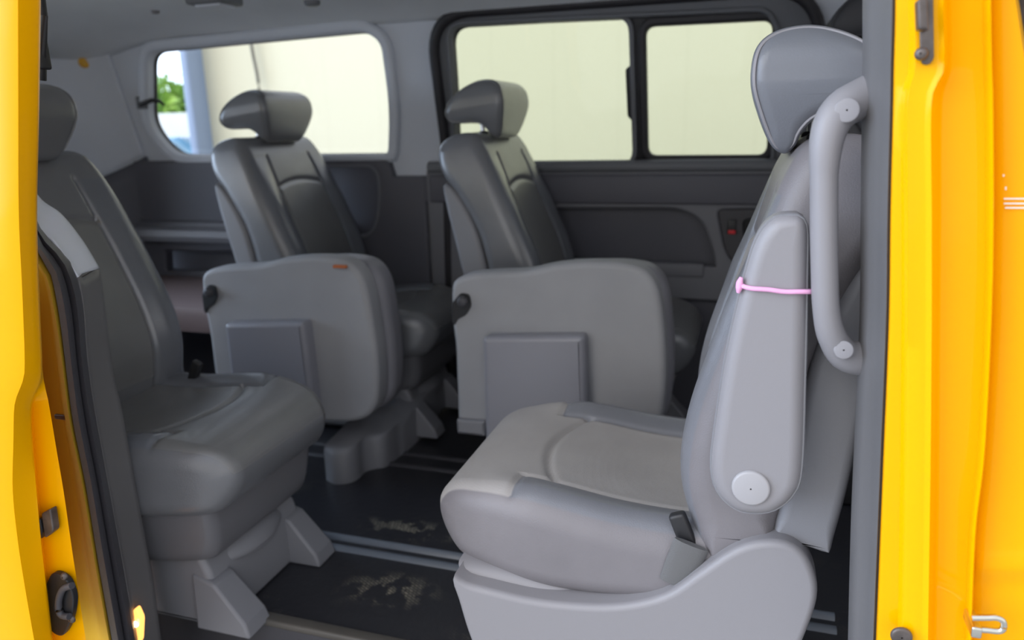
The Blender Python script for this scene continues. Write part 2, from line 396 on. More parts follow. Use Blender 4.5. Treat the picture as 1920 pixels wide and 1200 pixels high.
def copy_tree(o, parent=None):
    c = o.copy(); COL.objects.link(c); c.parent = parent
    if parent is not None: c.matrix_parent_inverse = o.matrix_parent_inverse.copy()
    for ch in list(o.children): copy_tree(ch, c)
    return c

# ================================================================== SETTING: the van cabin
# floor with its step well
g = lambda x: math.exp(-x*x)
fl = plate('floor', [[(-2.5, .27), (1.3, .27), (1.3, 1.64), (-2.5, 1.64)]], .04, .004, lambda u, v, w: (u, v, w-.02), 'floor'); tag(fl, kind='structure')
st = plate('trim_1', [[(-1.7, .0), (.14, .0), (.14, .29), (-1.7, .29)]], .03, .004, lambda u, v, w: (u, v, w-.2), 'black'); tag(st, kind='structure')
rs = box('trim_2', (-1.8, .265, -.2), (.5, .28, -.002), 'rubber'); tag(rs, kind='structure')
tag(box('trim_3', (-1.15, .262, -.008), (.5, .29, .008), mat('worn_sill_strip', (.1, .092, .08), .5, var=.2), bev=.005), kind='structure')
def rail(nm, y, h=.008, w=.014, col='rubber', x0=-2.2, x1=.2):
    ys = [y-w, y-w*.7, y-w*.3, y, y+w*.3, y+w*.7, y+w]; zs = [0, h*.7, h, h, h, h*.7, 0]
    rows = [[(x, yy, zz) for yy, zz in zip(ys, zs)] for x in np.linspace(x0, x1, 6)]
    tag(loft(nm, rows, col), kind='structure')
M['railm'] = mat('floor_rail_vinyl', (.16, .18, .21), .3)
rail('trim_4', .585, .010, .011, 'railm'); rail('trim_5', .545, .007, .012, 'railm'); rail('trim_6', 1.06, .006, .012, 'rubber'); rail('trim_7', .985, .006, .012, 'rubber')

# far wall, upper part with three openings
def pwl(pts, off=0): return [(q[0], q[2]) for q in (PW(x, y, off) for x, y in pts)]
W1 = rnd(pwl([(288, 98), (690, 60), (722, 80), (738, 200), (735, 288), (372, 291), (335, 288), (289, 235)]), [.05, .05, .05, .1, .02, .1, .08, .1], 8)
D_out = rnd(pwl([(812, 30), (1532, -22), (1545, 240), (1530, 1100), (860, 1100), (838, 240)]), [.13, .13, .1, .1, .1, .1], 10)
upper_outer = [(-2.33, .845), (-1.25, .845), (-1.25, .78), (1.3, .78), (1.3, 1.36), (-2.33, 1.36)]
ringhole = [q for q in rnd(pwl([(806, 22), (1538, -28), (1560, 240), (1560, 352), (842, 352), (836, 240)]), [.13, .13, .1, .01, .01, .1], 10)]
FW = rnd([(.42, .86), (1.2, .86), (1.05, 1.2), (.42, 1.22)], .05)
uw = plate('wall_far', [upper_outer, W1, ringhole, FW], .03, .006, XZ(.0, True), 'trimlight'); tag(uw, kind='structure')
# lower far wall (dark) rear of the door, with the recess under the rear window
rec = rnd(pwl([(470, 312), (716, 312), (722, 360), (714, 436), (640, 442), (470, 436)]), [.02, .05, .1, .07, .03, .03], 8)
pk = rnd(pwl([(325, 468), (470, 470), (470, 505), (326, 503)]), .008, 4)
low = plate('trim_8', [[(-2.3, -.02), (-1.065, -.02), (-1.065, .79), (-1.185, .79), (-1.2, .85), (-2.3, .85)], rec, pk], .05, .012, XZ(-.02), 'trimdark'); tag(low, kind='structure')
tag(plate('trim_9', [[(-2.45, -.02), (-1.1, -.02), (-1.1, .84), (-2.45, .84)]], .015, .003, XZ(.04), 'trimdark'), kind='structure')
# light sill under the rear window and the rounded vertical edge of the recess
a = PW(372, 296); b = PW(738, 295)
tube('trim_10', [(a[0]-.05, 1.575, a[2]), (b[0]+.02, 1.575, b[2])], .016, 'trimlight', flat=(1.4, .8))['kind'] = 'structure'
# window recess frames
def ring(name, lp, grow, thick, bev, mp, m_, parent=None):
    l = np.array(lp); n = normals2(l); return plate(name, [l+n*grow, l], thick, bev, mp, m_, parent)
wf = ring('window_1', W1, .035, .035, .012, XZ(-.022, True), 'trimlight'); tag(wf, kind='structure')
tag(ring('trim_11', rec, .012, .03, .01, XZ(-.036), 'trimmid'), kind='structure')  # lighter ring: highlight on the recess lip put into its colour
ring('window_gasket', W1-normals2(np.array(W1))*.002, .012, .02, .005, XZ(.01, True), 'gasket', wf)
plate('pane', [W1+normals2(np.array(W1))*.01], .004, .0005, XZ(.012, True), 'glass', wf)
# hinge catch of the flip-out rear window
hc = empty('window_catch', tuple(PW(290, 193, -.05))); tag(hc, 'small dark catch on the rear edge of the rear quarter window', 'catch')
def loc(o, *pts): return [tuple(np.array(q)-np.array(o.location)) for q in pts]
tube('catch_arm', loc(hc, PW(262, 196, -.05), PW(285, 188, -.05), PW(300, 190, -.04), PW(308, 197, -.03)), [.009, .008, .007, .004], 'black', hc)
box('catch_base', *loc(hc, PW(256, 205, -.045), PW(276, 180, -.025)), 'doorgrey', hc, bev=.004)

# far sliding door inside the ring gasket: upper frame + window + lower panel
tube('trim_12', [(x, Yf(z)-.03, z) for x, z in D_out], .0165, 'gasket', closed=True, n=10, upv=(0, 1, 0), flat=(1, 1.1))['kind'] = 'structure'
Wl = rnd(pwl([(849, 52), (1179, 34), (1183, 120), (1172, 130), (1176, 218), (1186, 228), (1187, 305), (862, 309), (858, 180)]), [.05, .02, .006, .006, .006, .006, .02, .04, .1], 6)
Wfull = rnd(pwl([(846, 50), (1436, 24), (1456, 60), (1444, 306), (1420, 310), (860, 313), (857, 180)]), [.05, .04, .04, .03, .04, .04, .1], 8)
Wr = rnd(pwl([(1211, 50), (1449, 38), (1437, 290), (1216, 291)]), .028, 8)
door_o = [(q[0], q[1]) for q in D_out if q[1] > .80]
dz = np.array(D_out); dtop = dz[dz[:, 1] > .80]
dpoly = list(map(tuple, dtop))
xs = [q[0] for q in dpoly]
# order: D_out runs along the top from rear to front, then down the front edge, then the bottom, then up the rear edge
idx = [i for i, q in enumerate(D_out) if q[1] > .80]
# rotate so the chain is contiguous
br_ = [k for k in range(len(idx)) if idx[k]-idx[k-1] not in (1,) and idx[k]-idx[k-1] != 1]
start = [k for k in range(len(idx)) if (idx[k]-idx[k-1]) % len(D_out) != 1][0]
idx = idx[start:]+idx[:start]
chain = [tuple(D_out[i]) for i in idx]
chain = chain+[(chain[-1][0], .80), (chain[0][0], .80)]
du = plate('door_2', [chain, list(Wfull)], .03, .006, XZ(-.005, True), 'doorgrey'); tag(du, kind='structure')
w2 = plate('window_2', [Wfull+normals2(np.array(Wfull))*.004, Wl, Wr], .02, .004, XZ(.012, True), 'winframe'); tag(w2, kind='structure')
ring('inner_frame', Wr, .022, .02, .006, XZ(-.006, True), 'gasket', w2)
ring('rear_edge', rnd(pwl([(849, 52), (1179, 34), (1187, 305), (862, 309), (858, 180)]), .04, 6), .016, .02, .006, XZ(-.006, True), 'doorgrey', w2)
plate('pane', [Wfull], .004, .0005, XZ(.016, True), 'glasst', w2)
# reveal around the window (pale inner edge)
ring('trim_13', Wfull, .012, .028, .005, XZ(-.018, True), 'doorgrey')['kind'] = 'structure'
# lower door panel with pocket and handle bezel
def pw0(pts, Y=1.58): return [(q[0], q[2]) for q in (P(x, y, Y=Y) for x, y in pts)]
pocket = rnd(pw0([(960, 389), (1275, 389), (1318, 410), (1338, 470), (1342, 498), (960, 480)]), [.02, .08, .08, .08, .004, .01], 8)
bez = rnd(pw0([(1345, 392), (1500, 388), (1500, 505), (1385, 503), (1360, 470)]), [.02, .02, .02, .05, .05], 6)
lp = plate('trim_14', [[(-1.06, .40), (.28, .40), (.28, .805), (-1.06, .805)], pocket, bez], .05, .008, XZ(-.02), 'trimmid'); tag(lp, kind='structure')
tag(plate('trim_15', [[(-1.06, -.02), (.4, -.02), (.4, .46), (-1.06, .46)]], .05, .006, XZ(.02), 'trimdark'), kind='structure')
tag(plate('trim_16', [[(-1.02, .42), (.26, .42), (.26, .76), (-1.02, .76)]], .015, .003, XZ(.028), 'trimdark'), kind='structure')
# belt sill, shade line, pocket lip
tube('trim_17', [(-1.05, 1.565, .818), (.27, 1.565, .818)], .02, 'doorgrey', flat=(1.2, 1))['kind'] = 'structure'
tag(box('trim_18', (-1.05, 1.548, .700), (.27, 1.575, .795), 'trimdark', bev=.01), kind='structure')
q0 = P(1085, 485, Y=1.58); q1 = P(1322, 492, Y=1.58)
tag(box('trim_19', (-.8, 1.55, q0[2]-.045), (q1[0], 1.6, q0[2]), 'trimmid', bev=.008), kind='structure')
tag(box('trim_20', (.30, 1.53, 0), (.5, 1.6, .8), 'trimdark', bev=.01), kind='structure')
tag(box('wall_front_lower', (.5, 1.55, 0), (1.3, 1.6, .8), 'trimdark', bev=.01), kind='structure')
dh = empty('door_handle_bezel', tuple(P(1400, 450, Y=1.57))); tag(dh, 'dark inner door handle recess with a red lock tab on the far door', 'door handle')
plate('bezel', [np.array(bez)-np.array([dh.location.x, dh.location.z]), rnd(pw0([(1392, 410), (1490, 404), (1490, 478), (1400, 478)]), .02, 6)-np.array([dh.location.x, dh.location.z])], .02, .004, lambda u, v, w: (u, w+.0, v), 'rubber', dh)
plate('recess', [np.array(bez)-np.array([dh.location.x, dh.location.z])], .006, .001, lambda u, v, w: (u, w+.03, v), 'black', dh)
c0 = P(1372, 424, Y=1.555)-np.array(dh.location)
box('lock_slot', c0-np.array([.013, .002, .022]), c0+np.array([.013, .006, .02]), 'black', dh, bev=.002)
c1 = P(1372, 435, Y=1.55)-np.array(dh.location); box('lock_tab', c1-np.array([.011, .004, .006]), c1+np.array([.011, .003, .006]), 'red', dh, bev=.002)
tube('lever', [tuple(P(x, y, Y=1.565)-np.array(dh.location)) for x, y in ((1405, 430), (1450, 425), (1490, 424))], .012, 'black', dh, flat=(1, 1.5))

# C-pillar trim between the windows, dark foot
cp0 = PW(770, 330)
tag(box('trim_21', (PW(738, 332)[0], 1.56, .70), (-1.04, 1.60, PW(770, 330)[2]), 'trimdark', bev=.008), kind='structure')
# rear corner and tailgate
def corner(z, t):
    """cross-section of the rear corner: t 0 at the side wall, 1 at the tailgate"""
    a_ = t*math.pi/2; y1 = Yf(z)-.02; R = .22
    return (-2.25-R*math.sin(a_)-.0, y1-R*(1-math.cos(a_))-0, z)
def zb(t): return .855-.085*min(1, t*1.6)
def corner_rows(lo_, hi_):
    rows = []
    for k in range(14):
        s_ = k/13; rows.append([corner(lo_(t)+(hi_(t)-lo_(t))*s_, t) for t in np.linspace(0, 1, 20)]+[(-2.5, corner(1, 1)[1]-.02, lo_(1)+(hi_(1)-lo_(1))*s_)])
    return rows
tag(loft('trim_22', corner_rows(lambda t: zb(t), lambda t: 1.36), 'trimlight', thick=.01), kind='structure')
tag(loft('trim_40', [[(q[0]+.012, q[1]-.008, q[2]) for q in r_] for r_ in corner_rows(lambda t: -.01, lambda t: zb(t)+.012)], 'trimdark', thick=.012), kind='structure')
RW = rnd([(.12, .5), (1.28, .5), (1.24, 1.28), (.2, 1.28)], .1, 8)
rw = plate('wall_rear', [[(.02, -.02), (1.35, -.02), (1.35, 1.36), (.02, 1.36)], RW], .03, .004, lambda u, v, w: (-2.5+w, u, v), 'trimlight'); tag(rw, kind='structure')
w3 = ring('window_3', RW, .03, .03, .01, lambda u, v, w: (-2.475+w, u, v), 'gasket'); tag(w3, kind='structure')
plate('pane', [RW], .004, .0005, lambda u, v, w: (-2.49+w, u, v), 'glass', w3)
# side shelf over the rear wheel arch
shp = [(0, .0), (-.0, .36), (.03, .40), (.10, .41), (.2, .415)]
def shelf(nm, zt, y0_, x0_, x1_, m_, dz_=.05, kind='structure'):
    prof = [(1.6, zt), (y0_+.03, zt), (y0_+.008, zt-.008), (y0_, zt-.03), (y0_+.01, zt-dz_), (1.6, zt-dz_)]
    o = loft(nm, [[(x, y, z) for y, z in prof] for x in np.linspace(x0_, x1_, 5)], m_, closed=True, caps=True); tag(o, kind=kind); return o
shelf('trim_23', P(300, 428, Y=1.48)[2], 1.47, -2.3, -1.45, 'trimmid', .05)
shelf('trim_24', P(300, 412, Y=1.54)[2], 1.53, -2.3, -1.45, 'trimdark', .03)
# ceiling: shallow vault that rolls down to the side walls
rows = []
for x in np.linspace(-2.5, 1.3, 20):
    row = []
    for y in np.linspace(0.08, Yf(1.26)+.01, 30):
        t = (y-.8)/.74; z = 1.345-.085*abs(t)**5-.02*t*t
        if x < -1.9: z -= .10*((-1.9-x)/.6)**2
        row.append((x, y, z))
    rows.append(row)
tag(loft('ceiling', rows, 'head', thick=.01), kind='structure')
tag(box('trim_25', (-2.5, .0, 1.36), (1.3, 1.6, 1.38), 'yellow', bev=.01), kind='structure')
dl = empty('dome_light', tuple(P(402, 2, Z=1.30))); tag(dl, 'small rectangular roof lamp on the ceiling above the rear window', 'roof lamp')
box('lamp_body', (-.06, -.05, -.012), (.06, .05, .02), 'doorgrey', dl, bev=.008); box('lens', (-.042, -.034, -.018), (.042, .034, -.006), 'trimlight', dl, bev=.005)
hk = tuple(P(585, 1, Z=1.29)); o = disc('ceiling_hook', hk, .022, (0, 0, -1), .014, 'doorgrey', bev=.004); tag(o, 'small round grey clip on the ceiling above the rear window', 'clip')
hk = tuple(P(291, 20, Z=1.27)); o = disc('ceiling_button', hk, .012, (0, 0, -1), .008, 'trimmid', bev=.003); tag(o, 'tiny round button in the headliner near the rear corner', 'button')
yp = P(158, 117, X=-2.355); o = disc('trim_plug', tuple(yp), .02, (1, -.6, 0), .014, 'yplug', bev=.004); tag(o, 'small round yellow plug on the pale rear corner trim', 'plug')

# near side of the body: rear quarter, roof rail, front
body = plate('wall_near', [[(-2.6, -.3), (-1.12, -.3), (-1.12, 1.4), (-2.6, 1.4)], rnd([(-2.35, .84), (-1.35, .84), (-1.35, 1.22), (-2.3, 1.22)], .06)], .06, .01, lambda u, v, w: (u, .05+w, v), 'yellow2'); tag(body, kind='structure')
tag(plate('trim_26', [[(-2.5, -.02), (-1.14, -.02), (-1.14, .80), (-2.5, .80)]], .03, .005, lambda u, v, w: (u, .1+w, v), 'trimdark'), kind='structure')
tag(box('trim_27', (-2.5, -.0, 1.27), (1.3, .12, 1.37), 'yellow2', bev=.02), kind='structure')
tag(box('trim_28', (.5, .02, -.3), (1.3, .08, .8), 'trimdark', bev=.01), kind='structure')
tag(box('wall_front_blocker', (1.26, .05, 0), (1.29, 1.55, .72), 'trimdark', bev=.01), kind='structure')  # added unseen partition, blocks low light from the cabin front

# ------------------------------------------------------------------ left: opening edge, traced at its own depths
def line(pts, Y, n=40, X=None):
    if not hasattr(Y, '__len__'): Y = [Y]*len(pts)
    q = [P(x, y, Y=yy) for (x, y), yy in zip(pts, Y)]
    return cr(q, n, closed=False)
def ribbon(name, lines, mats, parent=None, n=40, thick=.004, angle=45, mi=None):
    """lines: list of 3-D polylines; the surface passes through them in turn, smoothed across"""
    rows = []
    for i in range(min(len(l) for l in lines)):
        rows.append([l[i] for l in lines])
    return loft(name, rows, mats, parent, thick=thick, angle=angle, mi=mi)
# pillar trim: pale upper piece, grey lower piece
Ein = [(30, 330), (72, 425), (100, 452), (125, 488), (146, 520)]
Fup = [(30, 310), (72, 372), (112, 402), (152, 452), (183, 503)]
t1 = ribbon('trim_29', [line(Ein, .05), line(Ein, .055), line([(x+7, y-7) for x, y in Ein], .075), line([((x+u)/2+3, (y+v)/2-3) for (x, y), (u, v) in zip(Ein, Fup)], .10), line([(x-4, y+3) for x, y in Fup], .125), line(Fup, .14), line([(x+2, y+1) for x, y in Fup], .18)], 'trimlight', n=40); tag(t1, kind='structure')
Elo = [(146, 520), (156, 580), (163, 680), (176, 770), (200, 900), (222, 1020), (240, 1120), (262, 1260)]
Flo = [(184, 506), (192, 560), (206, 680), (226, 770), (250, 900), (270, 1010), (286, 1100), (308, 1260)]
t2 = ribbon('trim_30', [line(Elo, .05), line(Elo, .055), line([(x+8, y) for x, y in Elo], .08), line([(x-7, y) for x, y in Flo], .12), line(Flo, .14), line([(x+1, y) for x, y in Flo], .2)], M['pillar_rubber'], n=60); tag(t2, kind='structure')
# weatherstrip: a dark double bulb along the opening
Dl = [(20, 330), (72, 470), (96, 512), (112, 590), (124, 680), (138, 790), (162, 910), (183, 1040), (197, 1120), (222, 1260)]
Er = [(28, 318), (72, 425), (126, 486), (152, 555), (163, 680), (178, 780), (201, 905), (223, 1025), (240, 1120), (264, 1260)]
def mixl(a_, b_, t): return [(x*(1-t)+u*t, y*(1-t)+v*t) for (x, y), (u, v) in zip(a_, b_)]
ws = ribbon('trim_31', [line(Dl, .03), line(mixl(Dl, Er, .04), .012), line(mixl(Dl, Er, .25), .0), line(mixl(Dl, Er, .45), .012), line(mixl(Dl, Er, .5), .028), line(mixl(Dl, Er, .55), .02), line(mixl(Dl, Er, .75), .02), line(mixl(Dl, Er, .92), .035), line(Er, .06)], 'rubber', n=70, angle=70); tag(ws, kind='structure')
# yellow body flange behind the open door
Df = [(15, 330), (66, 478), (88, 518), (104, 590), (117, 680), (131, 790), (155, 910), (176, 1040), (190, 1120), (216, 1260)]
Dg = [(5, 330), (56, 478), (66, 520), (68, 590), (60, 680), (70, 790), (88, 910), (98, 1040), (104, 1120), (120, 1260)]
yb = ribbon('trim_32', [line(Dl, .02), line(Df, .012), line(mixl(Df, Dg, .1), .03), line(mixl(Df, Dg, .2), .045), line(Dg, .05)], 'yellow2', n=60); tag(yb, kind='structure')
cl = P(117, 782, Y=.03); tag(box('trim_33', cl-np.array([.014, .003, .004]), cl+np.array([.014, .003, .004]), 'rust', bev=.002), kind='structure')

# ------------------------------------------------------------------ open sliding door (left)
A_ = [(33, -260), (34, 200), (35, 400), (42, 560), (46, 690), (38, 725), (27, 760), (25, 830), (24, 920), (33, 1010), (45, 1090), (64, 1200), (75, 1260)]
B_ = [(76, -260), (70, 200), (66, 400), (71, 560), (76, 690), (70, 725), (57, 760), (59, 830), (67, 920), (75, 1010), (84, 1090), (96, 1200), (104, 1260)]
C_ = [(78, -260), (72, 200), (68, 400), (73, 560), (79, 700), (88, 745), (96, 790), (106, 850), (118, 920), (131, 1010), (143, 1090), (160, 1200), (170, 1260)]
o3 = [(x-110, y) for x, y in A_]
la, lb, lc = line(A_, -.13, 80), line(B_, -.10, 80), line(C_, -.075, 80)
outer = [np.array([-1.95 if q[2] < .80 else q[0]-.13, -.10, q[2]]) for q in la]; mid_ = [np.array([q[0]-.05, q[1]-.002, q[2]]) for q in la]
mid2 = [np.array([q[0]-.012, q[1]-.002, q[2]]) for q in la]
innr = [np.array([-1.95 if q[2] < .80 else q[0]-.12, -.06, q[2]]) for q in la]
d1 = ribbon('door_1', [outer, mid_, mid2, la, la*.7+lb*.3+np.array([0, .004, 0]), la*.25+lb*.75+np.array([0, .004, 0]), lb, line([(x+2, y) for x, y in B_], -.088, 80), line([(x+5, y) if y > 700 else (x+1, y) for x, y in B_], -.082, 80), lc, innr], 'yellow', n=80, thick=.002, angle=50)
tag(d1, kind='structure')
plate('pane', [rnd([(-1.93, .8), (-.93, .8), (-.9, 1.12), (-1.9, 1.12)], .03)], .004, .001, lambda u, v, w: (u, -.08+w, v), 'glasst', d1)
# door hardware
lt = empty('door_latch', tuple(P(122, 1122, Y=-.072))); tag(lt, 'black rotary latch on the edge of the open yellow sliding door', 'latch')
lo = np.array(lt.location)
pl = rnd([tuple((P(x, y, Y=-.075)-lo)[[0, 2]]) for x, y in ((112, 1062), (140, 1075), (153, 1110), (150, 1140), (143, 1165), (130, 1185), (110, 1175), (97, 1140), (97, 1095))], .012, 5)
hole = [tuple((P(123, 1133, Y=-.075)-lo)[[0, 2]]+np.array([.0055*math.cos(t), .0085*math.sin(t)])) for t in np.linspace(0, 2*math.pi, 16, endpoint=False)]
plate('latch_plate', [pl, hole], .01, .002, lambda u, v, w: (u, w-.012, v), 'black', lt)
tube('claw', [tuple(P(x, y, Y=-.094)-lo) for x, y in ((135, 1098), (118, 1105), (110, 1128), (114, 1152), (130, 1156))], .005, 'rubber', lt, sm=20)
disc('bolt', tuple(P(122, 1080, Y=-.088)-lo), .006, (0, -1, 0), .005, 'rust', lt); disc('bolt', tuple(P(136, 1160, Y=-.088)-lo), .006, (0, -1, 0), .005, 'rust', lt)
wd = empty('door_wedge', tuple(P(100, 975, Y=-.075))); tag(wd, 'small dark bumper with grey plate above the latch on the door edge', 'bumper')
lo = np.array(wd.location)
plate('bumper', [rnd([tuple((P(x, y, Y=-.075)-lo)[[0, 2]]) for x, y in ((84, 966), (96, 960), (100, 985), (97, 1000), (88, 1000))], .006)], .016, .003, lambda u, v, w: (u, w-.012, v), 'black', wd)
plate('bumper_plate', [rnd([tuple((P(x, y, Y=-.075)-lo)[[0, 2]]) for x, y in ((97, 952), (114, 943), (120, 985), (104, 998))], .004)], .012, .002, lambda u, v, w: (u, w-.012, v), 'rust', wd)
hb = empty('door_upper_bracket', tuple(P(78, 95, Y=.0))); tag(hb, 'dark roller bracket beside the top of the open sliding door edge', 'bracket')
lo = np.array(hb.location)
box('arm', tuple(P(68, 130, Y=-.01)-lo), tuple(P(88, 58, Y=.01)-lo), 'black', hb, bev=.004)
tube('roller', [tuple(P(78, 150, Y=.0)-lo), tuple(P(80, 30, Y=0.)-lo), (0, .02, 1.29-lo[2])], .006, 'black', hb)
# amber courtesy lamp low on the pillar trim
cl_ = empty('courtesy_lamp', tuple(P(262, 1165, Y=.085))); tag(cl_, 'small lit amber courtesy lamp low on the grey pillar trim', 'lamp'); lo = np.array(cl_.location)
plate('lens', [rnd([tuple((P(x, y, Y=.085)-lo)[[0, 2]]) for x, y in ((244, 1158), (268, 1128), (278, 1150), (276, 1192), (255, 1215), (246, 1185))], .006)], .012, .003, lambda u, v, w: (u, w-.012, v), 'amber', cl_)
disc('bulb', tuple(P(255, 1170, Y=.064)-lo), .0055, (0, -1, 0), .004, 'bulb', cl_)

# ------------------------------------------------------------------ right: B-pillar
ys_ = [-260, 0, 130, 190, 400, 600, 850, 1000, 1200, 1270]
def col(xs, dy=0): return [(x, y+dy) for x, y in zip(xs, ys_)]
kL = [1621, 1621, 1621, 1620, 1617, 1615, 1604, 1598, 1593, 1591]
kR = [1675, 1675, 1672, 1671, 1666, 1663, 1653, 1647, 1639, 1636]
grey = [line(col([x+14 for x in kL]), .17, 60), line(col([x+1 for x in kL]), .105, 60), line(col(kL), .095, 60), line(col([x+9 for x in kL]), .075, 60), line(col([x+16 for x in kL]), .066, 60), line(col([x+24 for x in kL]), .06, 60),
        line(col([x-9 for x in kR]), .03, 60), line(col([x-2 for x in kR]), .012, 60), line(col(kR), .02, 60)]
tag(ribbon('trim_34', grey, 'pillar_rubber', n=60, angle=50), kind='structure')
tube('trim_35', line(col([x+1 for x in kR]), .014, 60), .0016, 'gasket')['kind'] = 'structure'
def bnd(top, bot): return [top, top, top, bot, bot, bot, bot-2, bot-4, bot-7, bot-8]
yl = [(1, .016, kR), ]
def K(*a): return list(a)
c1_ = [x+2 for x in kR]; c2_ = bnd(1703, 1690); c3_ = bnd(1712, 1698); c4_ = bnd(1760, 1738); c5_ = bnd(1772, 1750)
c6_ = [1778, 1778, 1778, 1762, 1760, 1758, 1756, 1754, 1750, 1748]
c7_ = [1846, 1846, 1848, 1850, 1851, 1849, 1836, 1820, 1812, 1810]
c8_ = [1856, 1857, 1859, 1861, 1862, 1858, 1845, 1828, 1820, 1818]
yp_ = ribbon('trim_36', [line(col(c1_), .016, 90), line(col([x+4 for x in c1_]), .006, 90), line(col(c2_), .004, 90), line(col(c3_), -.0055, 90), line(col([x+4 for x in c3_]), -.008, 90), line(col([x-5 for x in c4_]), -.0078, 90), line(col(c4_), -.0085, 90), line(col([x-3 for x in c5_]), -.012, 90), line(col(c5_), -.008, 90), line(col(c6_), .004, 90), line(col([x+6 for x in c6_]), .007, 90),
    line(col([x-4 for x in c7_]), .006, 90), line(col(c7_), .0, 90), line(col([x-3 for x in c8_]), -.014, 90), line(col(c8_), -.016, 90), line(col([x+2 for x in c8_]), -.006, 90), line(col([x+3 for x in c8_]), .02, 90)], 'yellow', n=90, thick=.0, angle=60)
tag(yp_, kind='structure')
# front door edge panel, just forward of the pillar
def fr_pt(x, y, Y): return P(x, y, Y=Y)
rows = []
ycr = [-260, 0, 300, 600, 900, 1020, 1040, 1060, 1075, 1090, 1110, 1140, 1200, 1270]
for y in ycr:
    sink = {1040: -.002, 1060: -.005, 1075: -.003, 1090: .002, 1110: .001}.get(y, 0)
    x0_ = np.interp(y, ys_, c8_)-6
    rows.append([fr_pt(x0_, y, .022), fr_pt(x0_+10, y, .018+sink), fr_pt(x0_+25, y, .014+sink), fr_pt(x0_+50, y, .012+sink), fr_pt(np.interp(y, [-260, 0, 100, 200, 1270], [1900, 1904, 1914, 1935, 2100]), y, .012+sink), fr_pt(np.interp(y, [-260, 0, 100, 200, 1270], [1906, 1910, 1920, 1941, 2106]), y, .03)])
tag(loft('trim_37', rows, 'yellow', angle=60), kind='structure')
tag(loft('trim_38', [[P(1895, y, Y=.04), P(2150, y, Y=.045)] for y in (-60, 400)], 'rust', thick=.004), kind='structure')
# printed label on the front door edge (too small to read in the photo)
lb_ = empty('caution_label', tuple(P(1900, 380, Y=.008))); tag(lb_, 'tiny white printed caution text on the yellow panel at the right edge', 'label'); lo = np.array(lb_.location)
for (x0_, y0_, x1_, y1_) in ((1882, 371, 1925, 374), (1882, 380, 1925, 383), (1884, 388, 1922, 391), (1884, 350, 1887, 356), (1880, 327, 1883, 331)):
    plate('text_line', [[tuple((P(x, y, Y=.01)-lo)[[0, 2]]) for x, y in ((x0_, y0_), (x1_, y0_), (x1_, y1_), (x0_, y1_))]], .0006, .0001, lambda u, v, w: (u, w+.0015, v), 'white', lb_)
# upper guide bracket on the pillar
ub = empty('pillar_guide_bracket', tuple(P(1730, 60, Y=-.008))); tag(ub, 'worn steel guide bracket screwed to the top of the yellow pillar', 'bracket'); lo = np.array(ub.location)
def pxz(pts, Y=-.01): return [tuple((P(x, y, Y=Y)-lo)[[0, 2]]) for x, y in pts]
plate('mount_plate', [rnd(pxz([(1722, -40), (1748, -40), (1750, 110), (1742, 122), (1728, 122), (1724, 105)]), .006)], .004, .001, lambda u, v, w: (u, w-.004, v), 'rust', ub)
plate('guide_block', [rnd(pxz([(1712, 6), (1730, 2), (1733, 62), (1714, 60)]), .002)], .016, .002, lambda u, v, w: (u, w-.014, v), 'rust', ub)
disc('pin', tuple(P(1729, 102, Y=-.014)-lo), .0055, (-.3, -1, 0), .012, 'rust', ub)
# striker
sk = empty('door_striker', tuple(P(1828, 1170, Y=.0))); tag(sk, 'zinc plated loop striker on the yellow body at lower right', 'striker'); lo = np.array(sk.location)
tube('striker_loop', [tuple(P(x, y, Y=-.03)-lo) for x, y in ((1822, 1158), (1850, 1158), (1868, 1158), (1880, 1164), (1882, 1176), (1874, 1183), (1850, 1181), (1822, 1179))], .0033, 'zinc', sk, sm=40)
box('striker_plate', tuple(P(1820, 1196, Y=-.034)-lo), tuple(P(1827, 1142, Y=.0)-lo), 'zinc', sk, bev=.002)
pg = P(1690, 1192, Y=-.012); o = disc('body_plug', tuple(pg), .011, (0, -1, 0), .004, 'rust', bev=.0015); tag(o, 'dark oval plug low on the yellow pillar beside the grey trim', 'plug')

# grab handle on the pillar trim
gh = empty('grab_handle', tuple(P(1610, 430, Y=.1))); tag(gh, 'tall light grey plastic grab handle on the pillar beside the near seat', 'grab handle'); lo = np.array(gh.location)
path = [(1640, 172, .1), (1612, 186, .09), (1578, 206, .078), (1556, 240, .07), (1546, 300, .066), (1545, 400, .066), (1546, 500, .066), (1549, 580, .068), (1560, 630, .075), (1585, 665, .088), (1625, 672, .1)]
pp = cr([P(x, y, Y=yy)-lo for x, y, yy in path], 60, False)
tt = np.linspace(0, 1, 60); rr = np.interp(tt, [0, .1, .2, .32, .75, .85, .93, 1], [.021, .0205, .018, .0143, .0143, .016, .019, .021])
tube('grip', pp, rr, 'plastic', gh, n=20, upv=(0, 1, 0), flat=(1, .95))
disc('screw_cap', tuple(P(1588, 207, Y=.058)-lo), .0125, (-.1, -1, .1), .0025, 'plastic', gh, bev=.0008)
disc('screw_cap', tuple(P(1582, 656, Y=.0635)-lo), .0105, (-.1, -1, .1), .0025, 'plastic', gh, bev=.0008)

